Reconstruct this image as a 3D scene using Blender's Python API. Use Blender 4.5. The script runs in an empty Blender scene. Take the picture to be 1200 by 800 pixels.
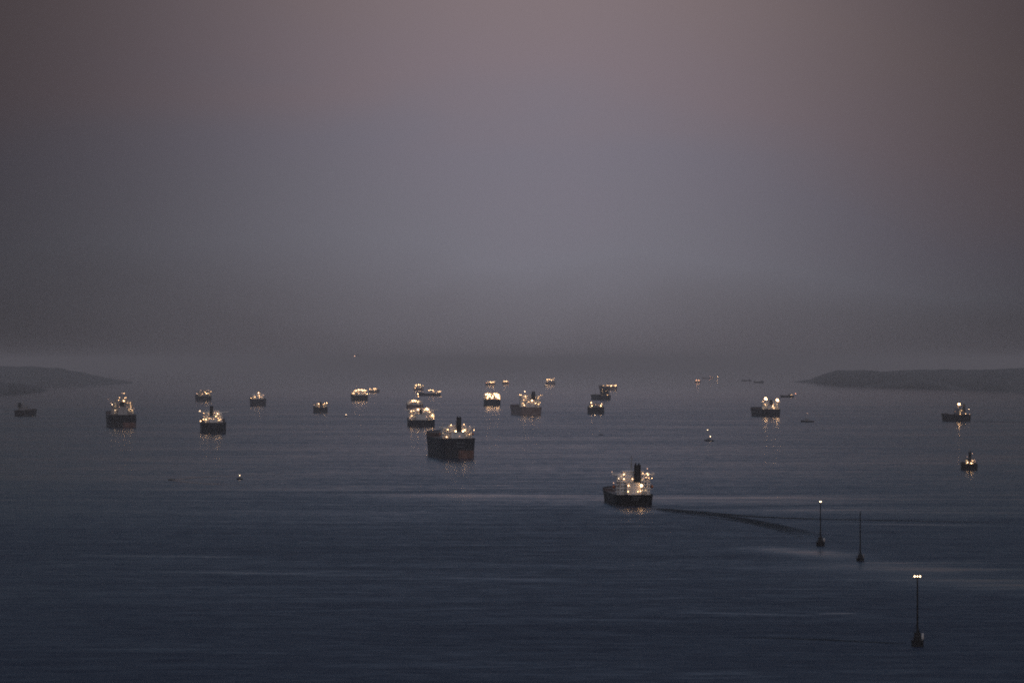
import bpy, math, random
from mathutils import Vector, noise as mnoise
R = math.radians
random.seed(7)
S = bpy.context.scene
COL = S.collection

# ------------------------------------------------------------------ camera
H = 120.0            # metres above the water
F = 6000.0           # focal length in pixels of the 1200 px wide photograph
YH = 425.0           # row of the true horizon
cam_d = bpy.data.cameras.new('camera')
cam_d.sensor_fit = 'HORIZONTAL'; cam_d.sensor_width = 36.0; cam_d.lens = 180.0
cam_d.clip_start = 1.0; cam_d.clip_end = 300000.0
cam = bpy.data.objects.new('camera', cam_d); COL.objects.link(cam)
cam.location = (0, 0, H)
cam.rotation_euler = (R(90) + math.atan((YH - 400.0) / F), 0, 0)
S.camera = cam

# ------------------------------------------------------------------ sky
SUN_EL, SUN_AZ = R(1.0), R(170.0)       # the sun has just gone down behind the camera
W = bpy.data.worlds.new('World'); S.world = W; W.use_nodes = True
nt = W.node_tree; nt.nodes.clear()
def N(t, typ, **kw):
    n = t.nodes.new(typ)
    for k, v in kw.items(): setattr(n, k, v)
    return n
def math_node(t, op, a, b=None, c=None, clamp=False):
    n = t.nodes.new('ShaderNodeMath'); n.operation = op; n.use_clamp = clamp
    for i, v in enumerate((a, b, c)):
        if v is None: continue
        if isinstance(v, (int, float)): n.inputs[i].default_value = v
        else: t.links.new(v, n.inputs[i])
    return n.outputs[0]
def smooth(t, v, a, b, lo=0.0, hi=1.0):
    n = t.nodes.new('ShaderNodeMapRange'); n.interpolation_type = 'SMOOTHSTEP'
    t.links.new(v, n.inputs[0])
    for i, x in enumerate((a, b, lo, hi)): n.inputs[1 + i].default_value = x
    return n.outputs[0]
def s2l(c):
    return tuple((x / 255 / 12.92) if x <= 10 else ((x / 255 + .055) / 1.055) ** 2.4 for x in c) + (1.0,)
def ramp(t, v, stops, interp='LINEAR'):
    n = t.nodes.new('ShaderNodeValToRGB'); n.color_ramp.interpolation = interp
    e = n.color_ramp.elements
    while len(e) < len(stops): e.new(0.5)
    for el, (p, c) in zip(e, stops): el.position = p; el.color = c
    if v is not None: t.links.new(v, n.inputs[0])
    return n.outputs[0]
def mix(t, fac, a, b, blend='MIX'):
    n = t.nodes.new('ShaderNodeMix'); n.data_type = 'RGBA'; n.blend_type = blend
    for i, v in ((0, fac), (6, a), (7, b)):
        if isinstance(v, (int, float)): n.inputs[i].default_value = v
        elif isinstance(v, tuple): n.inputs[i].default_value = v
        else: t.links.new(v, n.inputs[i])
    return n.outputs[2]

tc = N(nt, 'ShaderNodeTexCoord')
sep = N(nt, 'ShaderNodeSeparateXYZ'); nt.links.new(tc.outputs['Generated'], sep.inputs[0])
sx, sy, sz = sep.outputs
# soft unevenness of the smog layer, long flat sheets
mp = N(nt, 'ShaderNodeMapping'); mp.inputs['Scale'].default_value = (11, 11, 30)
nt.links.new(tc.outputs['Generated'], mp.inputs[0])
nz = N(nt, 'ShaderNodeTexNoise'); nz.inputs['Scale'].default_value = 1.0; nz.inputs['Detail'].default_value = 3.0
nz.inputs['Roughness'].default_value = .45; nz.inputs['Distortion'].default_value = .6
nt.links.new(mp.outputs[0], nz.inputs[0])
wob = math_node(nt, 'MULTIPLY_ADD', nz.outputs[0], 0.036, -0.018)
az0 = math_node(nt, 'ARCTAN2', sx, sy)
arch = math_node(nt, 'MINIMUM', math_node(nt, 'MULTIPLY_ADD', math_node(nt, 'MULTIPLY', az0, az0), 1.5, math_node(nt, 'MULTIPLY', az0, 0.13)), 0.022)
zz = math_node(nt, 'ADD', math_node(nt, 'ADD', sz, wob), math_node(nt, 'MULTIPLY', arch, smooth(nt, sz, 0.0, 0.03)))   # the grey-blue band arches over the bay
low = ramp(nt, math_node(nt, 'MULTIPLY', zz, 10.0, clamp=True), [
    (0.00, s2l((101, 97, 104))), (0.12, s2l((110, 107, 115))), (0.24, s2l((119, 117, 127))),
    (0.40, s2l((121, 116, 127))), (0.58, s2l((128, 116, 123))), (0.78, s2l((130, 116, 119))), (1.0, s2l((126, 112, 116)))])
hi = ramp(nt, sz, [(0.10, s2l((122, 108, 113))), (0.17, s2l((54, 84, 122))), (0.34, s2l((26, 62, 106))), (0.60, s2l((96, 108, 138))), (1.0, s2l((206, 206, 216)))])
grad = mix(nt, smooth(nt, sz, 0.09, 0.12), low, hi)
# sky brightest straight ahead, with lens darkening put into its colour on both sides
az = math_node(nt, 'ARCTAN2', sx, sy)
azd = math_node(nt, 'DIVIDE', math_node(nt, 'SUBTRACT', az, 0.006), 0.076)
g = math_node(nt, 'POWER', 2.718, math_node(nt, 'MULTIPLY', math_node(nt, 'MULTIPLY', azd, azd), -1.0))
side_falloff = math_node(nt, 'MULTIPLY_ADD', g, 0.83, 0.18)
upf = smooth(nt, sz, 0.25, 0.75)
fac = N(nt, 'ShaderNodeMix'); fac.data_type = 'FLOAT'
nt.links.new(upf, fac.inputs[0]); nt.links.new(side_falloff, fac.inputs[2]); fac.inputs[3].default_value = 1.0
gsc = N(nt, 'ShaderNodeVectorMath'); gsc.operation = 'SCALE'
nt.links.new(grad, gsc.inputs[0]); nt.links.new(fac.outputs[0], gsc.inputs['Scale'])
bg1 = N(nt, 'ShaderNodeBackground'); nt.links.new(gsc.outputs[0], bg1.inputs[0]); bg1.inputs[1].default_value = 1.0
sky = N(nt, 'ShaderNodeTexSky'); sky.sky_type = 'NISHITA'; sky.sun_disc = False
sky.sun_elevation = SUN_EL; sky.sun_rotation = SUN_AZ; sky.dust_density = 3.0
bg2 = N(nt, 'ShaderNodeBackground'); 
veil = N(nt, 'ShaderNodeVectorMath'); veil.operation = 'SCALE'          # the smog band hides the clear sky behind it
nt.links.new(sky.outputs[0], veil.inputs[0]); nt.links.new(smooth(nt, sz, 0.07, 0.22), veil.inputs['Scale'])
nt.links.new(veil.outputs[0], bg2.inputs[0]); bg2.inputs[1].default_value = 0.1
add = N(nt, 'ShaderNodeAddShader'); nt.links.new(bg1.outputs[0], add.inputs[0]); nt.links.new(bg2.outputs[0], add.inputs[1])
out = N(nt, 'ShaderNodeOutputWorld'); nt.links.new(add.outputs[0], out.inputs[0])

sun_d = bpy.data.lights.new('sun', 'SUN'); sun_d.energy = 0.17; sun_d.angle = R(20); sun_d.color = (1, .9, .85)
sun = bpy.data.objects.new('sun', sun_d); COL.objects.link(sun)
sd = Vector((math.sin(SUN_AZ) * math.cos(R(8)), math.cos(SUN_AZ) * math.cos(R(8)), math.sin(R(8))))
sun.rotation_euler = sd.to_track_quat('Z', 'Y').to_euler()

S.view_settings.view_transform = 'Standard'; S.view_settings.look = 'None'
S.view_settings.exposure = 0.0; S.view_settings.gamma = 1.0; S.view_settings.use_curve_mapping = False
S.render.engine = 'CYCLES'
cy = S.cycles
cy.use_denoising = False
cy.filter_width = 1.8
cy.max_bounces = 5; cy.glossy_bounces = 3; cy.diffuse_bounces = 2; cy.transparent_max_bounces = 8; cy.volume_bounces = 0
cy.sample_clamp_direct = 0; cy.sample_clamp_indirect = 2.0
cy.use_light_tree = True

# ------------------------------------------------------------------ helpers
def P(px, py, z=0.0):
    """point of the water plane that the photograph shows at px, py"""
    D = F * H / (py - YH)
    return Vector(((px - 600.0) / F * D, D, z))
def mpp(py): return H / (py - YH)

class MB:
    def __init__(s): s.v = []; s.f = []; s.m = []
    def add(s, vs, fs, m=0):
        o = len(s.v); s.v += [tuple(v) for v in vs]
        for f in fs: s.f.append(tuple(i + o for i in f)); s.m.append(m)
        return s
    def box(s, x0, x1, y0, y1, z0, z1, m=0, tx=0.0, ty=0.0):
        vs = [(x0, y0, z0), (x1, y0, z0), (x1, y1, z0), (x0, y1, z0),
              (x0 + tx, y0 + ty, z1), (x1 - tx, y0 + ty, z1), (x1 - tx, y1 - ty, z1), (x0 + tx, y1 - ty, z1)]
        return s.add(vs, [(3, 2, 1, 0), (4, 5, 6, 7), (0, 1, 5, 4), (1, 2, 6, 5), (2, 3, 7, 6), (3, 0, 4, 7)], m)
    def bar(s, a, b, r, n=6, m=0, r2=None):
        a, b = Vector(a), Vector(b); d = (b - a).normalized()
        u = d.cross(Vector((0, 0, 1)) if abs(d.z) < .9 else Vector((1, 0, 0))).normalized(); w = d.cross(u)
        r2 = r if r2 is None else r2; vs = []
        for c, rr in ((a, r), (b, r2)):
            for k in range(n):
                t = 2 * math.pi * k / n; vs.append(c + u * math.cos(t) * rr + w * math.sin(t) * rr)
        fs = [(k, (k + 1) % n, n + (k + 1) % n, n + k) for k in range(n)]
        fs += [tuple(range(n - 1, -1, -1)), tuple(range(n, 2 * n))]
        return s.add(vs, fs, m)
    def ball(s, c, r, m=0, seg=8, rings=5, sc=(1, 1, 1)):
        c = Vector(c); vs = []; fs = []
        for i in range(1, rings):
            a = math.pi * i / rings
            for k in range(seg):
                t = 2 * math.pi * k / seg
                vs.append((c.x + r * sc[0] * math.sin(a) * math.cos(t), c.y + r * sc[1] * math.sin(a) * math.sin(t), c.z + r * sc[2] * math.cos(a)))
        top, bot = len(vs), len(vs) + 1
        vs += [(c.x, c.y, c.z + r * sc[2]), (c.x, c.y, c.z - r * sc[2])]
        for i in range(rings - 2):
            for k in range(seg):
                k2 = (k + 1) % seg
                fs.append((i * seg + k, (i + 1) * seg + k, (i + 1) * seg + k2, i * seg + k2))
        for k in range(seg):
            k2 = (k + 1) % seg
            fs.append((top, k, k2)); fs.append((bot, (rings - 2) * seg + k2, (rings - 2) * seg + k))
        return s.add(vs, fs, m)
    def mesh(s, name, mats, smooth=False):
        me = bpy.data.meshes.new(name); me.from_pydata(s.v, [], s.f)
        for m in (mats if isinstance(mats, (list, tuple)) else [mats]): me.materials.append(m)
        for p, mi in zip(me.polygons, s.m): p.material_index = mi; p.use_smooth = smooth
        me.update(); return me
    def build(s, name, mats, parent=None, smooth=False):
        return link(name, s.mesh(name, mats, smooth), parent)
def link(name, me, parent=None, loc=(0, 0, 0)):
    o = bpy.data.objects.new(name, me); COL.objects.link(o); o.location = loc
    if parent is not None: o.parent = parent
    return o
def thing(name, label, cat, loc, rz=0.0, group=None):
    o = bpy.data.objects.new(name, None); COL.objects.link(o)
    o.location = loc; o.rotation_euler = (0, 0, rz); o.empty_display_size = 5
    o['label'] = label; o['category'] = cat
    if group: o['group'] = group
    return o

# ------------------------------------------------------------------ materials
def paint(name, col, rough=.5, rust=0.0, rust_col=(.09, .04, .02, 1), scale=.25, vary=.25, streak=4.0, metal=0.0):
    m = bpy.data.materials.new(name); m.use_nodes = True; t = m.node_tree
    b = t.nodes['Principled BSDF']
    gc = N(t, 'ShaderNodeTexCoord'); mp = N(t, 'ShaderNodeMapping'); mp.inputs['Scale'].default_value = (scale, scale, scale / streak)
    t.links.new(gc.outputs['Object'], mp.inputs[0])
    n1 = N(t, 'ShaderNodeTexNoise'); n1.inputs['Scale'].default_value = 1.0; n1.inputs['Detail'].default_value = 5
    t.links.new(mp.outputs[0], n1.inputs[0])
    c0 = (col[0], col[1], col[2], 1); c1 = tuple(x * (1 - vary) for x in col[:3]) + (1,)
    c = mix(t, smooth(t, n1.outputs[0], .35, .65), c0, c1)
    if rust > 0:
        n2 = N(t, 'ShaderNodeTexNoise'); n2.inputs['Scale'].default_value = 2.1; n2.inputs['Detail'].default_value = 6
        t.links.new(mp.outputs[0], n2.inputs[0])
        c = mix(t, smooth(t, n2.outputs[0], .68 - .25 * rust, .74), c, rust_col)
    t.links.new(c, b.inputs['Base Color'])
    b.inputs['Roughness'].default_value = rough; b.inputs['Metallic'].default_value = metal
    return m
def emit(name, col, strength):
    m = bpy.data.materials.new(name); m.use_nodes = True; t = m.node_tree; t.nodes.clear()
    e = N(t, 'ShaderNodeEmission'); e.inputs[0].default_value = col + (1,); e.inputs[1].default_value = strength
    o = N(t, 'ShaderNodeOutputMaterial'); t.links.new(e.outputs[0], o.inputs[0])
    return m
M_HULL = paint('black_hull_paint', (.005, .006, .009), .6, .15, (.03, .018, .012, 1))
M_HULLB = paint('blue_black_hull_paint', (.011, .019, .032), .55, .15, (.03, .02, .015, 1))
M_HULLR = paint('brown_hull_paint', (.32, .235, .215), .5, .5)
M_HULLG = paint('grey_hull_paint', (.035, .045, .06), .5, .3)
M_BOOT = paint('antifouling_red', (.24, .125, .095), .7, .5, (.1, .05, .03, 1), vary=.5)
M_DECK = paint('deck_paint', (.06, .035, .03), .7, .4, vary=.4, streak=1)
M_WHITE = paint('white_ship_paint', (.80, .78, .76), .45, .22, (.32, .2, .12, 1))
M_GREY = paint('weathered_ship_paint', (.46, .44, .43), .5, .3)
M_DIM = paint('grey_ship_paint', (.30, .30, .32), .5, .3)
M_FUN = paint('funnel_black', (.006, .007, .010), .6, .0)
M_STEEL = paint('mast_steel', (.42, .40, .38), .5, .2)
M_DARK = paint('dark_steel', (.010, .010, .013), .7, .15, (.03, .02, .015, 1))
M_MARK = paint('pale_lettering', (.38, .40, .42), .6, 0)
M_ORANGE = paint('lifeboat_orange', (.55, .16, .04), .5, 0)
M_GLASS = paint('window_glass', (.012, .015, .02), .12, 0)
WARM, PALE, REDC = (1.0, .56, .26), (1.0, .66, .40), (1.0, .38, .22)
L_S = emit('small_lamp_glow', WARM, 8.5)
L_M = emit('floodlight_glow', WARM, 14.0)
L_P = emit('pale_lamp_glow', PALE, 8.0)
L_R = emit('reddish_lamp_glow', REDC, 7.0)
L_D = emit('dim_lamp_glow', (1, .55, .36), 3.0)
L_W = emit('lit_window_glow', (1.0, .68, .38), .9)

def lamp_mesh(name, m):
    b = MB(); b.ball((0, -.25, 0), 1.0, 0, 8, 6); b.box(-.55, .55, .62, 1.15, -.5, .5, 1)
    return b.mesh(name, [m, M_DARK])
LAMP = {k: lamp_mesh('lamp_' + n, m) for k, n, m in (('s', 'small', L_S), ('m', 'flood', L_M), ('p', 'pale', L_P), ('r', 'reddish', L_R), ('d', 'dim', L_D))}
def add_lamp(parent, x, y, z, r, kind):
    o = link('lamp', LAMP[kind], parent, (x, y, z)); r *= .8; o.scale = (r, r, r); return o

# ------------------------------------------------------------------ water
def seg_mask(t, pos, p0, p1, w, fade0=.12, fade1=.12, wob=None, wamp=0.0):
    p0, p1 = Vector(p0), Vector(p1); d = (p1 - p0); L = d.length; d /= L; n = Vector((-d.y, d.x, 0))
    def dot(vec, off):
        a = N(t, 'ShaderNodeVectorMath', operation='DOT_PRODUCT'); t.links.new(pos, a.inputs[0]); a.inputs[1].default_value = vec
        return math_node(t, 'SUBTRACT', a.outputs['Value'], off)
    v = math_node(t, 'DIVIDE', dot(d, p0.dot(d)), L)
    u = dot(n, p0.dot(n))
    if wob is not None: u = math_node(t, 'ADD', u, math_node(t, 'MULTIPLY_ADD', wob, wamp * 2, -wamp))
    u = math_node(t, 'DIVIDE', u, w)
    a = math_node(t, 'POWER', 2.718, math_node(t, 'MULTIPLY', math_node(t, 'MULTIPLY', u, u), -1.0))
    a = math_node(t, 'MULTIPLY', a, smooth(t, v, 0.0, fade0))
    return math_node(t, 'MULTIPLY', a, smooth(t, v, 1.0 - fade1, 1.0, 1.0, 0.0))
# calm streaks seen in the photograph: (pixel from, pixel to, half width in metres, how calm)
SLICKS = [((330, 581), (1130, 586), 150, .9), ((800, 596), (1330, 601), 120, .8), ((900, 612), (1330, 618), 16, .8), ((60, 573), (560, 574), 40, .5),
          ((870, 637), (1020, 659), 28, 1.0), ((970, 652), (1280, 700), 62, 1.0), ((960, 650), (1120, 672), 30, .9),
          ((440, 672), (760, 685), 16, .5), ((860, 690), (1010, 689), 8, .6), ((770, 716), (980, 722), 8, .6),
          ((480, 722), (830, 727), 10, .7), ((60, 650), (330, 653), 12, .6), ((100, 668), (560, 676), 14, .5),
          ((780, 789), (900, 789), 7, .7), ((950, 719), (1010, 718), 9, .9), ((-100, 601), (520, 598), 20, .4)]
# sheltered water under the sterns: (pixel column, row, half width)
LEES = [(744, 595, 40), (534, 539, 34), (250, 510, 22), (494, 502, 24), (577, 477, 18), (905, 490, 20), (622, 488, 22), (144, 502, 24), (422, 471, 16), (1136, 552, 14), (1124, 495, 20)]
def water_material():
    m = bpy.data.materials.new('sea_water'); m.use_nodes = True; t = m.node_tree
    b = t.nodes['Principled BSDF']
    ge = N(t, 'ShaderNodeNewGeometry'); pos = ge.outputs['Position']
    def nz(scale, detail, dist=0.0, rough=.5):
        mp = N(t, 'ShaderNodeMapping'); mp.inputs['Scale'].default_value = scale; t.links.new(pos, mp.inputs[0])
        n = N(t, 'ShaderNodeTexNoise'); n.inputs['Scale'].default_value = 1; n.inputs['Detail'].default_value = detail
        n.inputs['Roughness'].default_value = rough; n.inputs['Distortion'].default_value = dist
        t.links.new(mp.outputs[0], n.inputs[0]); return n.outputs[0]
    big = nz((1 / 900., 1 / 500., 1), 4, .8)         # broad breezes
    mid = nz((1 / 300., 1 / 60., 1), 4, .4)          # wind streaks
    fine = nz((1 / 60., 1 / 22., 1), 3, .2)          # cat's-paws
    calm = None
    for p0, p1, w, s in SLICKS:
        k = math_node(t, 'MULTIPLY', seg_mask(t, pos, P(*p0), P(*p1), w, .3, .3, mid, w * .9), s)
        calm = k if calm is None else math_node(t, 'MAXIMUM', calm, k)
    spx = N(t, 'ShaderNodeSeparateXYZ'); t.links.new(pos, spx.inputs[0])
    r = math_node(t, 'MULTIPLY_ADD', smooth(t, big, .38, .62), .06, smooth(t, spx.outputs[1], 1700, 6500, .47, .11))   # livelier inshore, calmer out in the bay
    r = math_node(t, 'MULTIPLY_ADD', smooth(t, mid, .35, .68), .10, r)
    r = math_node(t, 'MULTIPLY_ADD', smooth(t, fine, .3, .7), .11, r)
    rip = nz((1 / 16., 1 / 14., 1), 3, .3, .6)
    r = math_node(t, 'MULTIPLY_ADD', smooth(t, rip, .3, .7), .17, math_node(t, 'ADD', r, -.075))
    r = math_node(t, 'MULTIPLY', r, smooth(t, spx.outputs[1], 8000, 28000, 1.0, .2))
    calmn = math_node(t, 'MULTIPLY', calm, smooth(t, mid, .25, .6, 1.0, .45))
    r = math_node(t, 'MULTIPLY', r, math_node(t, 'MULTIPLY_ADD', calmn, -.74, 1.0))
    lee = None
    for px, py, w in LEES:
        k = seg_mask(t, pos, P(px, py - 1.5), P(px, py + 11), w * .62 * mpp(py), .1, .7)
        lee = k if lee is None else math_node(t, 'MAXIMUM', lee, k)
    lee = math_node(t, 'MULTIPLY', lee, smooth(t, fine, .3, .7, 1.0, .7))
    r = math_node(t, 'ADD', math_node(t, 'MULTIPLY', r, math_node(t, 'SUBTRACT', 1.0, lee)), math_node(t, 'MULTIPLY', lee, .13))
    t.links.new(r, b.inputs['Roughness'])
    b.inputs['Base Color'].default_value = (.002, .008, .024, 1)
    b.inputs['IOR'].default_value = 1.333; b.inputs['Specular IOR Level'].default_value = .31
    bn = N(t, 'ShaderNodeBump'); bn.inputs['Strength'].default_value = .35; bn.inputs['Distance'].default_value = .5
    wv = nz((1 / 22., 1 / 11., 1), 3, .3)
    t.links.new(wv, bn.inputs['Height']); t.links.new(bn.outputs[0], b.inputs['Normal'])
    return m
M_WATER = water_material()
wb = MB(); xs = [-60000, -3000, 3000, 60000]; ys = [-400, 3000, 12000, 40000, 100000]
wb.add([(x, y, 0) for y in ys for x in xs], [(j * 4 + i, j * 4 + i + 1, j * 4 + 5 + i, j * 4 + 4 + i) for j in range(4) for i in range(3)])
wo = wb.build('water', M_WATER); wo['kind'] = 'structure'; wo['label'] = 'dark slate blue bay water with calm streaks under dusk sky'

# ------------------------------------------------------------------ wakes: low ridges of disturbed water
def wake_material(name='wake_water', r0=.66, r1=.82, spec=.16):
    m = bpy.data.materials.new(name); m.use_nodes = True; t = m.node_tree
    b = t.nodes['Principled BSDF']; b.inputs['Base Color'].default_value = (.003, .006, .010, 1); b.inputs['IOR'].default_value = 1.333; b.inputs['Specular IOR Level'].default_value = spec
    uv = N(t, 'ShaderNodeUVMap'); sp = N(t, 'ShaderNodeSeparateXYZ'); t.links.new(uv.outputs[0], sp.inputs[0])
    ge = N(t, 'ShaderNodeNewGeometry'); n = N(t, 'ShaderNodeTexNoise'); n.inputs['Scale'].default_value = .035; n.inputs['Detail'].default_value = 5
    t.links.new(ge.outputs['Position'], n.inputs[0])
    e = math_node(t, 'ABSOLUTE', sp.outputs[0])
    e = math_node(t, 'ADD', e, math_node(t, 'MULTIPLY_ADD', n.outputs[0], .6, -.3))
    a = math_node(t, 'MULTIPLY', smooth(t, e, .35, .95, 1.0, 0.0), math_node(t, 'MULTIPLY', sp.outputs[1], smooth(t, n.outputs[0], .3, .6, .55, 1.0)))
    t.links.new(a, b.inputs['Alpha'])
    t.links.new(smooth(t, n.outputs[0], .35, .65, r0, r1), b.inputs['Roughness'])
    return m
M_WAKE = wake_material(); M_WAKE2 = wake_material('foam_streaked_wake', .10, .22, .5)
def wake(pts, w0, w1, amp, strength=1.0, step=6.0, label=None, mat=None):
    """a ridge sheet along the pixel polyline pts"""
    W_ = [P(*p) for p in pts]; path = []
    for a, b in zip(W_[:-1], W_[1:]):
        n = max(2, int((b - a).length / step))
        path += [a.lerp(b, i / n) for i in range(n)]
    path.append(W_[-1])
    for _ in range(60):
        path = [path[0]] + [(path[i - 1] + path[i] * 2 + path[i + 1]) / 4 for i in range(1, len(path) - 1)] + [path[-1]]
    nu = 11; vs = []; uvs = []
    for i, p in enumerate(path):
        t = i / (len(path) - 1); d = (path[min(i + 1, len(path) - 1)] - path[max(i - 1, 0)]).normalized(); n = Vector((-d.y, d.x, 0))
        w = w0 + (w1 - w0) * t; fade = min(1, t / .04, (1 - t) / .45)
        for k in range(nu):
            u = -1 + 2 * k / (nu - 1)
            hgt = amp * max(0, fade) * (math.exp(-(u / .45) ** 2)) * (.55 + .45 * math.sin(i * 1.3 + u * 5))
            q = p + n * (u * w); vs.append((q.x, q.y, .08 + max(0, hgt))); uvs.append((u, max(0, fade) * strength))
    fs = [(i * nu + k, i * nu + k + 1, (i + 1) * nu + k + 1, (i + 1) * nu + k) for i in range(len(path) - 1) for k in range(nu - 1)]
    me = bpy.data.meshes.new('wake'); me.from_pydata(vs, [], fs); me.materials.append(mat or M_WAKE)
    ul = me.uv_layers.new(name='UVMap')
    for lp in me.loops: ul.data[lp.index].uv = uvs[lp.vertex_index]
    for p in me.polygons: p.use_smooth = True
    me.update()
    if me.polygons[0].normal.z < 0: me.flip_normals()
    o = link('wake', me); o['kind'] = 'structure'
    if label: o['label'] = label
wake([(764, 596), (800, 599.5), (860, 606), (905, 615), (960, 628.5)], 8, 14, .5, .95, label='curved dark ship wake trailing right from the nearest ship')
wake([(766, 595), (825, 600), (874, 605), (937, 607.5), (1012, 609), (1230, 613)], 8, 20, .4, .9, label='long straight dark wake line running to the right edge')
wake([(770, 598), (820, 604), (870, 611), (915, 621), (945, 632)], 4, 6, .4, .5, label='thin inner ripple of the nearest ship wake')
wake([(1139, 493.4), (1175, 494.2), (1240, 495)], 20, 40, .5, .9, label='faint wake line behind the tug-like ship at right')
wake([(201, 562.2), (215, 560.4), (240, 558.2), (280, 556.4), (330, 556.0)], 9, 14, .4, 1.0, label='upper arm of the faint forked boat wake', mat=M_WAKE2)
wake([(201, 562.2), (212, 564), (235, 566.0), (270, 568.0), (310, 569)], 9, 14, .4, 1.0, label='lower arm of the faint forked boat wake', mat=M_WAKE2)
wake([(1060, 754), (1000, 750), (930, 746.5), (860, 746)], 5, 8, .3, .6, label='dark ripple line left of the nearest light pole')

# ------------------------------------------------------------------ land
def land_material(name, col):
    m = bpy.data.materials.new(name); m.use_nodes = True; t = m.node_tree; b = t.nodes['Principled BSDF']
    ge = N(t, 'ShaderNodeNewGeometry'); n = N(t, 'ShaderNodeTexNoise'); n.inputs['Scale'].default_value = .006; n.inputs['Detail'].default_value = 8
    t.links.new(ge.outputs['Position'], n.inputs[0])
    t.links.new(mix(t, smooth(t, n.outputs[0], .35, .65), tuple(c * .88 for c in col) + (1,), tuple(c * 1.1 for c in col) + (1,)), b.inputs['Base Color'])
    b.inputs['Roughness'].default_value = .95
    return m
M_LAND = land_material('scrub_hillside', (.062, .06, .06))
def land(name, label, profile, depth, seed, rough=.07):
    """profile: (px, row of the shore, row of the ridge); solid ground that rises from the shore, crests and falls away behind"""
    nx, ny = 140, 18; vs = []
    for i in range(nx + 1):
        t = i / nx * (len(profile) - 1); k = min(int(t), len(profile) - 2); f = t - k
        px, sy_, ry = (a + (b - a) * f for a, b in zip(profile[k], profile[k + 1]))
        base = P(px, sy_); dirn = Vector((base.x, base.y, 0)).normalized()
        for j in range(ny + 1):
            v = j / ny; D = base.y + depth * v
            hz = H - (ry - YH) / F * (base.y + depth * .5)          # crest height
            prof = math.sin(math.pi * min(1, v * 1.0)) ** .8
            nn = mnoise.fractal(Vector((px * .035 + seed, v * 3.0, seed)), 1.0, 2.0, 5)
            z = max(0, hz) * prof * (1 + rough * nn) - (3 if j in (0, ny) else 0)
            q = base + dirn * (depth * v); vs.append((q.x, q.y, z))
    fs = [(i * (ny + 1) + j, (i + 1) * (ny + 1) + j, (i + 1) * (ny + 1) + j + 1, i * (ny + 1) + j + 1) for i in range(nx) for j in range(ny)]
    b = MB(); b.add(vs, fs); o = b.build(name, M_LAND, None, True); o['kind'] = 'structure'; o['label'] = label
    return o
land('hills', 'dim low hills fading into the haze at far left', [(-160, 452, 424), (-60, 452, 427), (0, 452, 429.5), (40, 452, 430), (75, 451, 432), (105, 450.5, 438), (135, 450, 444), (155, 449.5, 447.8)], 3500, 1.3, .1)
land('headland', 'low dark headland tip at the left edge of the bay', [(-120, 465, 444), (-20, 464, 447), (10, 463, 449), (30, 461, 450), (46, 459.5, 453), (56, 458, 457)], 900, 4.1, .2)
land('headland', 'hazy flat-topped headland on the right side of the bay', [(930, 448, 447.5), (950, 448.5, 444), (965, 449.5, 438), (980, 450.5, 434.5), (1010, 452, 434), (1060, 454, 434), (1120, 456, 433), (1180, 458, 432), (1300, 460, 430)], 1800, 8.2)
land('headland', 'darker low spit in front of the right headland', [(1010, 453.0, 452.5), (1040, 454.2, 448.5), (1062, 455, 446), (1090, 455.8, 446.5), (1110, 456.4, 450), (1135, 457, 456)], 500, 11.7, .25)

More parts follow.
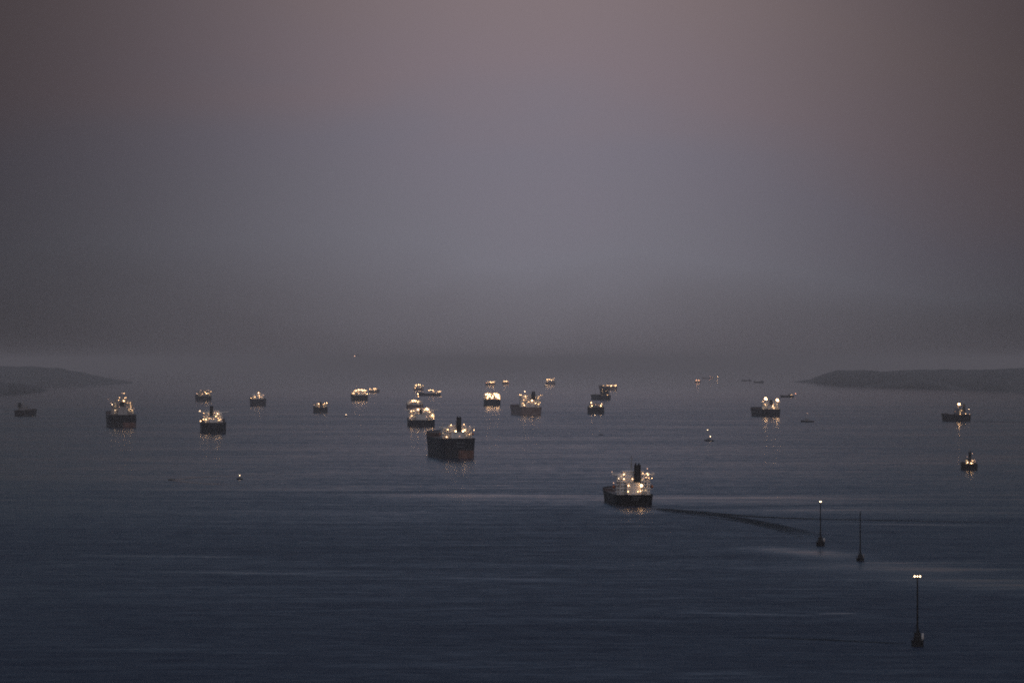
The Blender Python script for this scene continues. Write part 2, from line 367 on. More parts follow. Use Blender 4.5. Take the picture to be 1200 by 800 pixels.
# ------------------------------------------------------------------ ships
def hull(root, L, B, h, fc, mat, boot, boot_mat, boot_side, draft_cut=.70):
    st = [0, .015, .05, .12, .3, .6, .8, .875, .88, .92, .955, .98, 1.0]
    bd = [.84, .92, .975, 1, 1, 1, 1, .985, .98, .90, .72, .46, .04]
    bw = [draft_cut, .80, .90, .98, 1, 1, .96, .88, .87, .70, .46, .22, .015]
    lev = [-1.5, max(boot, .6), boot + (h - boot) * .3, boot + (h - boot) * .65, None]
    rings = []
    for s_, a, w in zip(st, bd, bw):
        top = h + (fc if s_ >= .88 else 0) + (fc * .35 * max(0, (s_ - .9) / .1))
        ring = []
        for k, z in enumerate(lev):
            z = top if z is None else z
            f = max(0, min(1, z / max(top, .1))); f = f ** 1.4
            y = s_ * L - (1 - f) * max(0, s_ - .9) / .1 * .035 * L + (1 - f) * max(0, .012 - s_) / .012 * .012 * L
            ring.append((y, (w + (a - w) * f) * B / 2, z))
        rings.append(ring)
    up, lo = MB(), MB()
    for sd in (-1, 1):
        for r0, r1 in zip(rings[:-1], rings[1:]):
            for k in range(4):
                q = [(sd * r[k + dk][1], r[k + dk][0], r[k + dk][2]) for r, dk in ((r0, 0), (r1, 0), (r1, 1), (r0, 1))]
                tgt = lo if (k == 0 and boot > .1 and (boot_side == 0 or boot_side == sd)) else up
                tgt.add(q, [(0, 1, 2, 3) if sd > 0 else (3, 2, 1, 0)])
    r = rings[0]                                                     # transom
    for k in range(4):
        for sd in (-1, 1):
            e = .15 if sd > 0 else 0.0
            a0, a1 = (r[k][1], r[k + 1][1])
            q = [(0 if sd > 0 else -a0, r[k][0], r[k][2]), (a0 if sd > 0 else 0, r[k][0], r[k][2]), (a1 if sd > 0 else 0, r[k + 1][0], r[k + 1][2]), (0 if sd > 0 else -a1, r[k + 1][0], r[k + 1][2])]
            tgt = lo if (k == 0 and boot > .1 and (boot_side == 0 or boot_side == sd)) else up
            tgt.add(q, [(0, 1, 2, 3)])
    # bulwark top rail and sunken deck
    dk = MB(); dep = 1.1
    inn = [(r[4][0], max(.02, r[4][1] - .45), r[4][2]) for r in rings]
    for sd in (-1, 1):
        for r0, r1, i0, i1 in zip(rings[:-1], rings[1:], inn[:-1], inn[1:]):
            a, b_, c, d = [(sd * q[1], q[0], q[2]) for q in (r0[4], r1[4], i1, i0)]
            up.add([a, b_, c, d], [(0, 1, 2, 3) if sd > 0 else (3, 2, 1, 0)])
            e, f = (c[0], c[1], c[2] - dep), (d[0], d[1], d[2] - dep)
            up.add([d, c, e, f], [(0, 1, 2, 3) if sd > 0 else (3, 2, 1, 0)])
    for i0, i1 in zip(inn[:-1], inn[1:]):
        dk.add([(-i0[1], i0[0], i0[2] - dep), (i0[1], i0[0], i0[2] - dep), (i1[1], i1[0], i1[2] - dep), (-i1[1], i1[0], i1[2] - dep)], [(0, 1, 2, 3)])
    t = inn[0]
    up.add([(-rings[0][4][1], rings[0][4][0], h), (rings[0][4][1], rings[0][4][0], h), (t[1], t[0] + .45, h), (-t[1], t[0] + .45, h), (-t[1], t[0] + .45, h - dep), (t[1], t[0] + .45, h - dep)], [(0, 1, 2, 3), (3, 2, 5, 4)])
    ho = up.build('hull', mat, root)
    dk.build('deck', M_DECK, root)
    if lo.v:
        lb = lo.build('boot_topping', boot_mat, root)
    return ho

def window_mesh():
    if 'w' not in _WM:
        b = MB(); b.box(-.55, .55, -.06, .06, -.45, .45, 0); _WM['w'] = b.mesh('window', L_W)
        b = MB(); b.box(-.55, .55, -.06, .06, -.45, .45, 0); _WM['d'] = b.mesh('window_dark', M_GLASS)
    return _WM
_WM = {}

ALL_GROUP = 'ships lying in the bay'
def ship(name, label, px, py, L, Bp, hp, topp, th, lamps=(), mast=None, fun=None, wing=None, house=.80, hullm=None, boot=0, boot_side=0, boot_mat=None,
         white=None, fc=3.0, detail=0, cranes=False, marks=False, anchor=0.0, house_at=.055, low=.55, house_len=.085, cat='ship', group=ALL_GROUP, dx0=0.0, foremast=False):
    """px, py: waterline under the stern centre; Bp/hp/topp...: beam, deck, wheelhouse-top heights in photo pixels above the waterline"""
    s = mpp(py); B = Bp * s; h = hp * s; top = topp * s; p = P(px, py); rel = R(th); rz = rel + math.atan2(-p.x, p.y)
    hullm = hullm or M_HULL; white = white or M_WHITE
    p = p - Vector((-math.sin(rz), math.cos(rz), 0)) * (anchor * L)
    rt = thing(name, label, cat, p, rz, group)
    hull(rt, L, B, h, fc, hullm, boot * s, boot_mat or M_BOOT, boot_side)
    dk = h - 1.1
    y0 = max(house_at * L, 6.0); hl = max(house_len * L, 7.0); hw = house * B / 2
    ya = y0 + hl * .45                                                # aft face of the accommodation
    yf = y0 + hl + 4
    bh = min(3.4, (top - dk) * .2); bz = top - bh                     # wheelhouse
    # accommodation tiers
    nt_ = max(2, int(round((bz - dk) / 3.0))); th_ = (bz - dk) / nt_
    b = MB()
    for k in range(nt_):
        z0 = dk + k * th_; shrink = .0 if k < nt_ * low else .07 * B * (k - nt_ * low) / nt_
        w = hw - shrink
        b.box(-w, w, ya + .5 * k * .3, yf, z0 + (.14 if k else 0), z0 + th_ - .0)
        if k: b.box(-w - .8, w + .8, ya + .5 * k * .3 - 1.2, yf + .6, z0, z0 + .14)
    dh = b.build('deckhouse', white, rt)
    # engine casing aft, carries the funnel
    cw = hw * .42; cz = dk + (bz - dk) * .62
    b = MB(); b.box(-cw, cw, y0, ya + .2, dk, cz); b.box(-cw - .5, cw + .5, y0 - .5, ya + .2, cz, cz + .25)
    b.build('engine_casing', white, rt)
    # bridge
    ww = (wing * s if wing else B * 1.02) / 2; yb = ya + .15 * nt_ + .6
    b = MB(); b.box(-hw * .62, hw * .62, yb, yf - .6, bz + .12, top - .35); b.box(-hw * .66, hw * .66, yb - .5, yf, top - .35, top)
    br = b.build('bridge', white, rt)
    for sd in (-1, 1):
        b = MB()
        xa, xb = sorted((sd * hw * .55, sd * ww)); b.box(xa, xb, yb + .4, yb + 4.6, bz - .25, bz + .1)
        b.box(xa, xb, yb + .4, yb + .55, bz + .1, bz + 1.25); b.box(xa, xb, yb + 4.45, yb + 4.6, bz + .1, bz + 1.25)
        x0, x1 = sorted((sd * (ww - 2.2), sd * ww)); b.box(x0, x1, yb + .56, yb + 4.44, bz + .1, bz + 1.9)
        b.bar((sd * hw * .8, yb + 2.5, bz - 3.2), (sd * (ww - 1.4), yb + 2.5, bz - .3), .22, 5)
        b.build('bridge_wing', white, rt)
    # funnel
    if fun:
        fx, fw, ft = fun; fw *= s; ft *= s; fy = (y0 + ya) / 2; lx = (fx * s + fy * math.sin(rel)) / math.cos(rel)
        lx = max(-cw + fw * .3, min(cw - fw * .3, lx)) if abs(lx) < cw else lx
        b = MB(); n = 14; f2 = max(fw * .75, 2.2)
        ring = [(math.copysign(abs(math.cos(a)) ** .6, math.cos(a)), math.copysign(abs(math.sin(a)) ** .6, math.sin(a))) for a in (2 * math.pi * k / n for k in range(n))]
        zs = [(cz + .2, 1.0), (ft - 1.2, .93)]
        b.add([(lx + c[0] * fw / 2 * q, fy + c[1] * f2 / 2 * q, z) for z, q in zs for c in ring], [(k, (k + 1) % n, n + (k + 1) % n, n + k) for k in range(n)] + [tuple(range(n, 2 * n))])
        fo = b.build('funnel', M_FUN, rt)
        b = MB(); b.add([(lx + c[0] * fw / 2 * q, fy + c[1] * f2 / 2 * q, z) for z, q in ((ft - 1.2, .99), (ft - .6, .99)) for c in ring], [(k, (k + 1) % n, n + (k + 1) % n, n + k) for k in range(n)] + [tuple(range(n, 2 * n)), tuple(range(n - 1, -1, -1))])
        for q in (-.25, .2): b.bar((lx + q * fw, fy, ft - .7), (lx + q * fw, fy - .3, ft + .9), fw * .1, 7)
        b.build('funnel_cap', M_FUN, fo)
    # mast on the wheelhouse roof
    ym = (yb + yf) / 2; mz = (mast or (topp + 8)) * s; mx = dx0 * s
    b = MB(); b.bar((mx, ym, top - .1), (mx, ym, mz), .55, 6, 0, .18)
    b.bar((mx - .9, ym + 1.2, top - .1), (mx, ym, top + (mz - top) * .7), .2, 5); b.bar((mx + .9, ym + 1.2, top - .1), (mx, ym, top + (mz - top) * .7), .2, 5)
    for q, l in ((.45, 2.6), (.72, 1.8)):
        z = top + (mz - top) * q; b.box(mx - l, mx + l, ym - .15, ym + .15, z, z + .22)
        b.box(mx - l * .6, mx + l * .6, ym - .9, ym - .55, z + .5, z + .8); b.box(mx - .12, mx + .12, ym - .8, ym - .1, z + .1, z + .5)
    b.build('mast', M_STEEL, rt)
    if detail >= 1:
        # lifeboats under davits, provision cranes, mooring winches, rails
        for sd in (-1, 1):
            b = MB(); xq = sd * (hw + 1.9); zq = dk + (bz - dk) * .42; yq = ya + 7
            b.ball((xq, yq, zq), 1.35, 0, 10, 6, (1, 2.9, 1)); b.box(xq - .7, xq + .7, yq - 1.6, yq + 1.2, zq + .8, zq + 1.7, 0, .15, .3)
            lbo = b.build('lifeboat', M_ORANGE, rt, True)
            for dy in (-2.8, 2.8):
                b = MB()
                b.bar((sd * hw, yq + dy, zq - 2.2), (sd * (hw + 2.6), yq + dy, zq - 2.2), .18, 5); b.bar((sd * hw, yq + dy, zq + 2.6), (xq, yq + dy, zq + 2.4), .16, 5); b.bar((xq, yq + dy, zq + 2.4), (xq, yq + dy, zq + .6), .06, 4)
                b.bar((sd * hw, yq + dy, zq - 2.2), (sd * hw, yq + dy, zq + 2.6), .2, 5)
                b.build('davit', white, rt)
            b = MB(); cx = sd * (hw * .82); zc = dk + (bz - dk) * .45
            b.bar((cx, y0 + .5, dk), (cx, y0 + .5, zc + 3.5), .5, 8); b.bar((cx, y0 + .5, zc + 3.3), (cx + sd * 2.0, y0 - 4.5, zc + 6.5), .3, 6); b.box(cx - .8, cx + .8, y0 - .2, y0 + 1.3, zc + 2.2, zc + 3.6)
            b.build('stern_crane', white, rt)
            b = MB(); b.bar((sd * B * .22 - 1.6, 3.5, dk + .9), (sd * B * .22 + 1.6, 3.5, dk + .9), .75, 10); b.box(sd * B * .22 - 2, sd * B * .22 + 2, 3, 4, dk, dk + .4); b.build('mooring_winch', M_DARK, rt)
            b = MB(); b.bar((sd * B * .36, 2, dk), (sd * B * .36, 2, dk + 1.0), .35, 8)
            b.build('bollard', M_DARK, rt)
        b = MB(); hw2 = .84 * B / 2 - .3
        for k in range(15):
            x = -hw2 + 2 * hw2 * k / 14; b.bar((x, .75, h), (x, .75, h + 1.05), .05, 4)
        for z in (.55, 1.05): b.bar((-hw2, .75, h + z), (hw2, .75, h + z), .04, 4)
        b.build('stern_railing', white, rt)
        # tier windows facing aft
        wm = window_mesh(); rr = random.Random(int(px))
        for k in range(1, nt_):
            z = dk + k * th_ + th_ * .6
            for sd in (-1, 1):
                x = cw + 1.6
                while x < hw - 1.0 - (.07 * B if k >= nt_ * low else 0):
                    lit = rr.random() < .16
                    link('window', wm['w' if lit else 'd'], rt, (sd * x, ya + .5 * k * .3 - .03, z)); x += 2.7
    elif lamps:
        # lit cabin windows and small deck lights, added at random for a warm glow
        wm = window_mesh(); rr = random.Random(int(px) + 3); k = 0
        for k in range(min(16, 5 + len(lamps))):
            q = rr.randrange(0, nt_); lim = hw - 1.2 - (.07 * B if q >= nt_ * low else 0); x = rr.uniform(cw + .8, max(cw + 1, lim)) * rr.choice((-1, 1))
            o = link('window', wm['w'], rt, (x, ya + .5 * q * .3 - .03, dk + q * th_ + th_ * .6)); o.scale = (1.2, 1, 1.1)
        for k in range(4):
            z = dk + rr.uniform(.25, .95) * (bz - dk); x = rr.uniform(-.9, .9) * hw * .86
            yl = (y0 - .25 if abs(x) < cw and z < cz else ya - .25)
            add_lamp(rt, x, yl, z, .22 * math.sqrt(s) + .12, rr.choice('ssd'))
    if cranes or detail >= 1:
        # cargo deck: pipe rack, manifold, hose cranes
        b = MB(); dz = dk
        for x in (-3.2, -1.6, 0, 1.6, 3.2): b.bar((x, yf + 5, dz + 1.4), (x, L * .86, dz + 1.4), .32, 6)
        for k in range(9):
            y = yf + 8 + (L * .84 - yf - 8) * k / 8; b.box(-4.4, 4.4, y - .2, y + .2, dz, dz + 1.05)
        b.build('pipe_rack', M_DECK, rt)
        for sd in (-1, 1):
            b = MB(); yc = L * .48; b.bar((sd * 5.5, yc, dz), (sd * 5.5, yc, dz + 11), .8, 8); b.bar((sd * 5.5, yc, dz + 10.6), (sd * 6.5, yc + 17, dz + 14), .45, 6); b.box(sd * 5.5 - 1.1, sd * 5.5 + 1.1, yc - 1, yc + 1.4, dz + 8.5, dz + 11.2)
            b.build('hose_crane', white, rt)
    if cranes or detail >= 1 or foremast:
        b = MB(); yq = L * .93; zf = h + fc - 1.1; b.bar((0, yq, zf), (0, yq, zf + 15), .5, 7, 0, .25); b.box(-1.6, 1.6, yq - .2, yq + .2, zf + 11, zf + 11.3); b.box(-2.6, 2.6, yq - 2, yq + 1.5, zf, zf + 2.0)
        b.build('foremast', white, rt)
    if marks:
        for ln, (zf, wds) in enumerate(((.78, (.9, 1.0, .5, 1.0, .9, .8, 1.0)), (.60, (.8, .8, .7, .9, .8)))):
            b = MB(); tot = sum(wds) * B * .026 + len(wds) * B * .008; x = -tot / 2 + B * .05; hh = max(.5, h * .06)
            for w in wds:
                w *= B * .026; z = h * zf
                b.box(x, x + w * .28, -.02, .06, z - hh / 2, z + hh / 2); b.box(x + w * .28, x + w, -.02, .06, z + hh * .2, z + hh / 2); 
                if len(wds) % 2: b.box(x + w * .28, x + w * .9, -.02, .06, z - hh / 2, z - hh * .25)
                x += w + B * .008
            o = b.build('name_lettering', M_MARK, rt)
            f = (zf) ** 1.4
            o.location.y = -.04 + .012 * L * (1 - f)
    # lamps: (dx px from the stern centre, height px above the waterline, radius m, kind)
    for dx, dz, r, kd in lamps:
        z = dz * s
        if z > top: yl = ym - .8
        elif z > bz - .4: yl = yb - .3
        elif abs(dx * s) < cw and z < cz + .5: yl = y0 - .3
        else: yl = ya - .5
        if z < dk + 2.5 and abs(dx * s) >= cw: yl = y0 + 1.0
        if z > top: dx = dx if abs(dx * s - mx) < 3 else dx
        xl = (dx * s + yl * math.sin(rel)) / math.cos(rel)
        yl -= r * 1.15
        if z > top and abs(xl - mx) > .5:                             # lamp on its own short post on the roof
            pass
        add_lamp(rt, xl, yl, z, r, kd)
        if z > top:
            b = MB(); b.bar((xl, yl + r * .9, min(top - .2, z)), (xl, yl + r * .9, z - r * .3), .12, 5); b.build('lamp_post', M_STEEL, rt)
        elif z < dk + 2.5 or abs(xl) > hw + .5:
            b = MB(); zb = dk if abs(xl) < B * .47 else z - .4
            if abs(xl) < B * .47: b.bar((xl, yl + r * .9, zb), (xl, yl + r * .9, z), .14, 5)
            else: b.bar((xl, yl + r * .9, z), (math.copysign(hw * .9, xl), yl + r + .6, z - .3), .14, 5)
            b.build('lamp_post', M_STEEL, rt)
    return rt

# nearest ship, steaming away
ship('tanker', 'nearest black ship with tall black funnel and white lamp-lit superstructure, trailing a wake', 744, 593, 185, 46, 13.5, 41, 4.2,
     [(7.5, 24, 1.25, 'm'), (14.5, 38, .6, 's'), (15.5, 36.5, .5, 's'), (-13, 37, .6, 's'), (-13, 31.5, .6, 's'), (-3, 31.5, .55, 's'), (-7.5, 24, .6, 's'), (-8, 17, .55, 's'), (3.5, 17, .45, 's'), (6.5, 17.5, .5, 's'),
      (20, 32.5, .35, 's'), (16.5, 32.8, .3, 's'), (9.5, 38, .35, 's'), (14.5, 43.5, .35, 'd'), (-19, 32, .35, 'p'), (-25, 27, .35, 'd'), (-27.0, 40, .3, 'd'), (10, 32, .3, 'd'), (13, 33.5, .3, 's')],
     mast=59, fun=(3, 8.5, 49), wing=51, house=.86, fc=2.4, detail=2, marks=True, dx0=-1.5)
ship('bulk_carrier', 'high-sided dark ship with rust-red stern patch and white mast at its bow', 537.5, 537, 250, 42, 23.5, 39, 5.2,
     [(-3.5, 31.5, 1.2, 'm'), (5, 31.5, 1.1, 'm'), (7, 33, .9, 'm'), (-13, 33.5, .8, 's'), (-14.2, 25, .8, 's'), (-9, 39, .7, 's'), (6.2, 39.5, .6, 's'), (12.8, 28, .8, 's'), (18, 33, .6, 's'), (1, 26, .4, 'd'), (13, 37.5, .4, 'd'), (-16, 30, .3, 'p')],
     mast=44, fun=(0.3, 6, 48.5), wing=42, house=.84, hullm=M_HULLB, boot=9.5, boot_side=1, fc=5.5, detail=2, marks=True)
# mid-distance ships, left to right
ship('tanker', 'small unlit dark ship with pale deckhouse, leftmost in the bay', 26, 487.5, 120, 20, 7, 14, -8, [], mast=18, fun=(-3, 4, 16), white=M_DIM, house=.55, fc=2)
ship('tanker', 'large dark ship crowned by a pyramid of lamps, left of the bay', 144, 500.8, 300, 33, 15, 33, 1.5,
     [(1, 31, 1.1, 'm'), (-4, 35, .7, 's'), (3.5, 35, .7, 's'), (2.2, 34.6, .7, 's'), (-5, 32, .6, 's'), (1.5, 40, .7, 's'), (-1, 40, .5, 'd'), (-12.5, 27, .8, 'p'), (-14, 29, .5, 'd'), (-9, 20, .7, 'p'), (9, 29, .5, 's'), (9.2, 26, .5, 's'), (9.4, 24, .5, 's'), (9.3, 21.5, .6, 'p'), (10.8, 20, .6, 's'), (-3, 27, .5, 'd'), (5, 24, .5, 'd'), (-4, 24, .5, 'd'), (-17, 33, .4, 'd'), (13, 22, .4, 'd')],
     mast=43, fun=(-1, 5, 30), wing=32, house=.8, boot=6, boot_side=1, fc=4, cranes=True, low=.3, white=M_GREY)
ship('tanker', 'dark ship with wide bridge wings, second large one from the left', 250.3, 507.7, 230, 30, 12.7, 27, 0.5,
     [(-15.2, 14.5, .9, 'm'), (-12, 16.5, .8, 'm'), (-8.8, 16.5, .9, 'm'), (-16, 26.3, .8, 'p'), (-11.5, 23.5, .6, 's'), (-2.4, 21, .9, 'm'), (2.4, 20, .8, 's'), (3.6, 20.2, .6, 's'), (4.8, 23, .8, 'm'), (-5, 18, .4, 's'), (6.5, 15.5, .8, 's'), (0, 17, .4, 's'), (-11.5, 20, .4, 's'), (1, 24, .4, 's'), (-6, 22, .4, 'd'), (5.2, 17.5, .5, 's'), (8.5, 16.5, .4, 's')],
     mast=33, fun=(-2.5, 4, 32), wing=35, house=.7, hullm=M_HULLB, fc=4, marks=True, cranes=True)
ship('cargo_ship', 'hazy ship with scattered deck lamps above and left of the wide-winged ship', 239.8, 470.2, 180, 17, 6.5, 13, 3,
     [(1.8, 9.5, 1.5, 'm'), (3.2, 9.5, 1.2, 's'), (.6, 11, 1.2, 's'), (5, 9.5, .9, 's'), (7.4, 11.5, 1.0, 's'), (-4.5, 13, 1.0, 'd'), (4.5, 13, 1, 'd'), (-9, 9, 1.3, 'd'), (-3, 9, 1.0, 'd')], mast=16, wing=24, house=.9, hullm=M_HULLG, white=M_DIM)
ship('cargo_ship', 'boxy hazy ship with one square bright lamp on top, between the left ships', 302.8, 475.8, 180, 18.4, 8.5, 15, 1,
     [(.2, 15.4, 1.8, 'm'), (1.2, 12.5, 1.0, 's'), (-4, 10.5, 1.1, 's'), (-8.5, 9.5, 1.1, 's'), (-5, 12, .8, 'd'), (4, 11, .9, 'd'), (6, 13, .8, 'd'), (1.5, 10.5, .8, 's')], mast=18, wing=17, house=.75, hullm=M_HULLG, fc=3)
ship('cargo_ship', 'small hazy ship with two lamp clusters and a split stern silhouette', 376, 483.6, 120, 16.5, 6.5, 11, 1,
     [(-2.6, 10.5, 1.1, 'm'), (6.9, 11.5, 1.1, 'm'), (4.5, 11, .9, 's'), (3, 10, .7, 's'), (-8, 9.5, .7, 'd'), (-4.5, 11, .7, 'd')], mast=16.5, wing=19, house=.85, hullm=M_HULLG, white=M_DIM, fc=2, fun=(-.3, 2.2, 13))
ship('cargo_ship', 'brightly lit hazy ship with a long double row of lamps', 422.3, 469.4, 220, 18.5, 6.5, 13, 2,
     [(-8, 9, 1.4, 'm'), (-6, 11.5, 1.6, 'm'), (-4.6, 12.3, 1.4, 'm'), (-2.2, 12.8, 1.6, 'm'), (-.6, 12.6, 1.4, 'm'), (1.6, 13, 1.6, 'm'), (2.8, 11.8, 1.4, 'm'), (4.6, 12.6, 1.6, 'm'), (6.2, 12, 1.3, 'm'), (8, 8, 1.3, 'm'), (-9.5, 8.5, 1.0, 's'), (2, 8.5, .9, 's'), (-2, 8.6, .9, 's'), (5.5, 9, .9, 's')], mast=15, wing=19, house=.95, hullm=M_HULLG)
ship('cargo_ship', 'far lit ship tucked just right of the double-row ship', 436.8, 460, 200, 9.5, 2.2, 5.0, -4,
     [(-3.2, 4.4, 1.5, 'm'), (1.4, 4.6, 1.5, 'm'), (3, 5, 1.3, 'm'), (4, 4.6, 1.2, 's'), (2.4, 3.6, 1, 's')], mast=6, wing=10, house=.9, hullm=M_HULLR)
ship('cargo_ship', 'lit white-housed ship directly behind the high-sided dark ship', 494.2, 500.2, 200, 31.5, 8.2, 22, 1,
     [(-4.2, 20.5, 1.5, 'm'), (5.8, 21.5, 1.6, 'm'), (7.2, 20.5, 1.3, 'm'), (3.6, 20, 1.0, 's'), (9.5, 17.5, .9, 's'), (12.6, 14, 1.3, 'm'), (13.6, 12.2, 1.0, 's'), (11.5, 13, .9, 's'), (-12.3, 18.5, 1.1, 's'), (-9.5, 19, .9, 's'), (-11.8, 13, 1.0, 's'), (6, 12, .7, 'd'), (14, 9.8, .7, 's'), (-13.5, 11, .8, 'd')], mast=25, wing=40, house=.96, hullm=M_HULLB, fc=3, fun=(-1, 3, 21))
ship('tanker', 'dim dark-hulled ship with lit mast, seen right behind the white-housed ship', 486, 480, 190, 20, 6, 11.5, 0,
     [(-2.6, 10.3, 1.5, 'm'), (-.6, 10.8, 1.5, 'm'), (1.2, 10.5, 1.2, 'm'), (3.5, 9, 1.3, 's'), (4.4, 10, 1.0, 's'), (3.8, 18.5, 1.5, 'm'), (4.2, 15.5, 1.1, 's'), (-5, 9, .9, 'd')], mast=20, wing=18, house=.9, hullm=M_HULLR, dx0=4)
ship('cargo_ship', 'far lit ship floating directly above the white-housed ship', 490.5, 457, 200, 11.5, 2.5, 6.5, 0,
     [(-3, 5.8, 2.0, 'm'), (0, 6.4, 2.0, 'm'), (2, 6.2, 1.6, 'm'), (-4.2, 2.6, 1.6, 'm'), (2, 3.5, 1.2, 's'), (5, 5.6, 1.1, 's')], mast=8, wing=12, house=.95, hullm=M_HULLR)
ship('cargo_ship', 'far ship seen at a slant with two separate lamp clusters', 513, 463.8, 150, 10, 2.8, 6.5, 28,
     [(-10.8, 6.6, 1.6, 'm'), (-8.6, 7, 1.6, 'm'), (-6, 6.8, 1.4, 'm'), (-4, 5.4, 1.0, 's'), (0, 5, 1.2, 's'), (2, 5.2, 1.4, 'm'), (3.4, 5.4, 1.0, 's')], mast=8, wing=11, house=.95, hullm=M_HULLG)
ship('cargo_ship', 'blazing square block of floodlights over a dark hull, right of the slanted far ship', 577, 475.6, 220, 19.5, 7.6, 15.5, .5,
     [(x, z, 1.75, 'm') for x, z in ((-7.6, 13.6), (-6, 14.3), (-4.4, 12.8), (-5.2, 11), (-3.2, 13.8), (-2.6, 11.4), (-5.8, 9.4), (-.4, 9.6), (2.4, 14.4), (3.8, 12.8), (5.2, 14), (5.8, 11.8), (7.2, 13.2), (7.4, 11), (4.2, 11), (6.4, 9.4), (8.2, 9.0), (.6, 11.6))], mast=17, wing=19, house=.97, hullm=M_HULLG)
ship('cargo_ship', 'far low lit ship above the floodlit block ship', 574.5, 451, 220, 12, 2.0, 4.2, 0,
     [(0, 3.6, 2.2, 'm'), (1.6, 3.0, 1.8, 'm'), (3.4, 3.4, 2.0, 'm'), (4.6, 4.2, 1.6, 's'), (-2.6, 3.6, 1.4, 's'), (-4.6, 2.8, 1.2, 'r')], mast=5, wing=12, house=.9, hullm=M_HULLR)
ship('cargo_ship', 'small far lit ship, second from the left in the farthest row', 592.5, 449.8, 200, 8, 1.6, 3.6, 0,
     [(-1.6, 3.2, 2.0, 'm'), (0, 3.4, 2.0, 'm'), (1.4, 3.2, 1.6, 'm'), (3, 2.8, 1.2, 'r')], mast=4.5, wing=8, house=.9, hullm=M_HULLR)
ship('bulk_carrier', 'brown-sterned ship with floodlit cream superstructure and dark round funnel', 622.5, 486.6, 255, 27, 9.6, 25, 6.0,
     [(1, 17.5, 1.7, 'm'), (2.2, 18.5, 1.2, 'm'), (-7.6, 28, 1.2, 'p'), (-6.8, 22.5, 1.0, 'm'), (-12, 24, 1.1, 's'), (-13.6, 24, .8, 's'), (-5.5, 12.5, 1.4, 'm'), (-8.2, 12, 1.1, 'm'), (-9.6, 14, .8, 's'), (8.6, 13, 1.0, 's'), (9, 22, .7, 's'), (11.5, 23.5, .7, 's'), (8, 20, .7, 's'), (5.2, 14.5, .9, 'm'), (-3, 16, .8, 's'), (-9, 18, .8, 's'), (10.5, 15, .6, 's'), (-6.4, 20.5, .8, 's')], mast=28, fun=(2.6, 4.5, 28), wing=31, house=.88, hullm=M_HULLR, fc=4, foremast=False)
ship('cargo_ship', 'far lit ship with a bright upright lamp cluster, farthest row above the brown-sterned ship', 645, 450, 230, 11.5, 2.6, 6.5, 0,
     [(-3.6, 5.4, 2.3, 'm'), (-3.2, 3.6, 1.6, 's'), (-1, 5.6, 1.8, 'm'), (1.2, 4.8, 1.8, 'm'), (2.6, 5.4, 1.6, 's'), (4.6, 7.4, 1.2, 's')], mast=8, wing=13, house=.95, hullm=M_HULLR)
ship('tanker', 'dark hazy ship with three lamps and a pale central gap, nearer of the right cluster', 698.5, 485, 150, 19.5, 7.8, 12.5, .5,
     [(-5.6, 13.2, 1.3, 'm'), (-5, 9.6, 1.3, 'm'), (5.6, 9.6, 1.3, 'm'), (6.6, 12, .9, 'p'), (-.5, 11, .8, 'd'), (1, 7, .6, 'd')], mast=15, wing=17, house=.85, hullm=M_HULLG, white=M_DIM, fc=2)
ship('cargo_ship', 'unlit dark slab-sided ship with a single small lamp, middle of the right cluster', 710.5, 468.5, 140, 13, 5.5, 14.5, 16,
     [(1.2, 6.0, 1.0, 's')], mast=16, wing=13, house=.78, hullm=M_HULLG, white=M_HULLG, fc=2.0, foremast=True)
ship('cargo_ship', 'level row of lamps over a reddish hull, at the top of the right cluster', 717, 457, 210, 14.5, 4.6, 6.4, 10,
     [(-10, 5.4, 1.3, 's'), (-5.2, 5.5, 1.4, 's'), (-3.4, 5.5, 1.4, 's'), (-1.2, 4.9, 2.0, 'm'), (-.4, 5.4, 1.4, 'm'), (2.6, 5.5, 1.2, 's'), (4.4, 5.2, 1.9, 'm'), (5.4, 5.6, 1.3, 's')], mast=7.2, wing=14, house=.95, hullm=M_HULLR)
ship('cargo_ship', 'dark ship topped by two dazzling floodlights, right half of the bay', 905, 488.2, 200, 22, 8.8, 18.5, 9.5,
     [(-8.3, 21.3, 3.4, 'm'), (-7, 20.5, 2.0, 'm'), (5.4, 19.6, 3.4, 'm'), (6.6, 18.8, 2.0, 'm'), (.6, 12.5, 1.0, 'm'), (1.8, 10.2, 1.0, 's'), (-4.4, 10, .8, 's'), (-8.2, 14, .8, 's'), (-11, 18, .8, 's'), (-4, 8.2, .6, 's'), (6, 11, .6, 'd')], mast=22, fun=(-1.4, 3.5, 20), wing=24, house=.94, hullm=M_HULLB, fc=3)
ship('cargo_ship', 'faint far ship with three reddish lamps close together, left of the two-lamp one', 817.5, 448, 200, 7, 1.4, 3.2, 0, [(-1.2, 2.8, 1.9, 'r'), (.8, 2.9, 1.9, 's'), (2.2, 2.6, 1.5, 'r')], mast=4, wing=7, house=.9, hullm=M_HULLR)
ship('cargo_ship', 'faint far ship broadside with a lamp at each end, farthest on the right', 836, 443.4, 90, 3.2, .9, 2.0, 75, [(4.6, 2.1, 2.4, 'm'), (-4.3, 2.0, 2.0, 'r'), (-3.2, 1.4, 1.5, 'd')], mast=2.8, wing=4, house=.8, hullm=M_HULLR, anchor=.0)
ship('cargo_ship', 'faint grey unlit ship silhouette low in the haze, right of the two far lamps', 880.5, 446.2, 70, 3, .9, 1.9, 70, [], mast=2.2, wing=3, house=.8, hullm=M_HULL, white=M_HULLG)
ship('cargo_ship', 'darker unlit ship sliver just below the faint grey silhouette in the haze', 895, 448.2, 66, 3.2, 1.3, 2.3, 72, [], mast=2.8, wing=4, house=.8, hullm=M_HULL, white=M_HULLG)
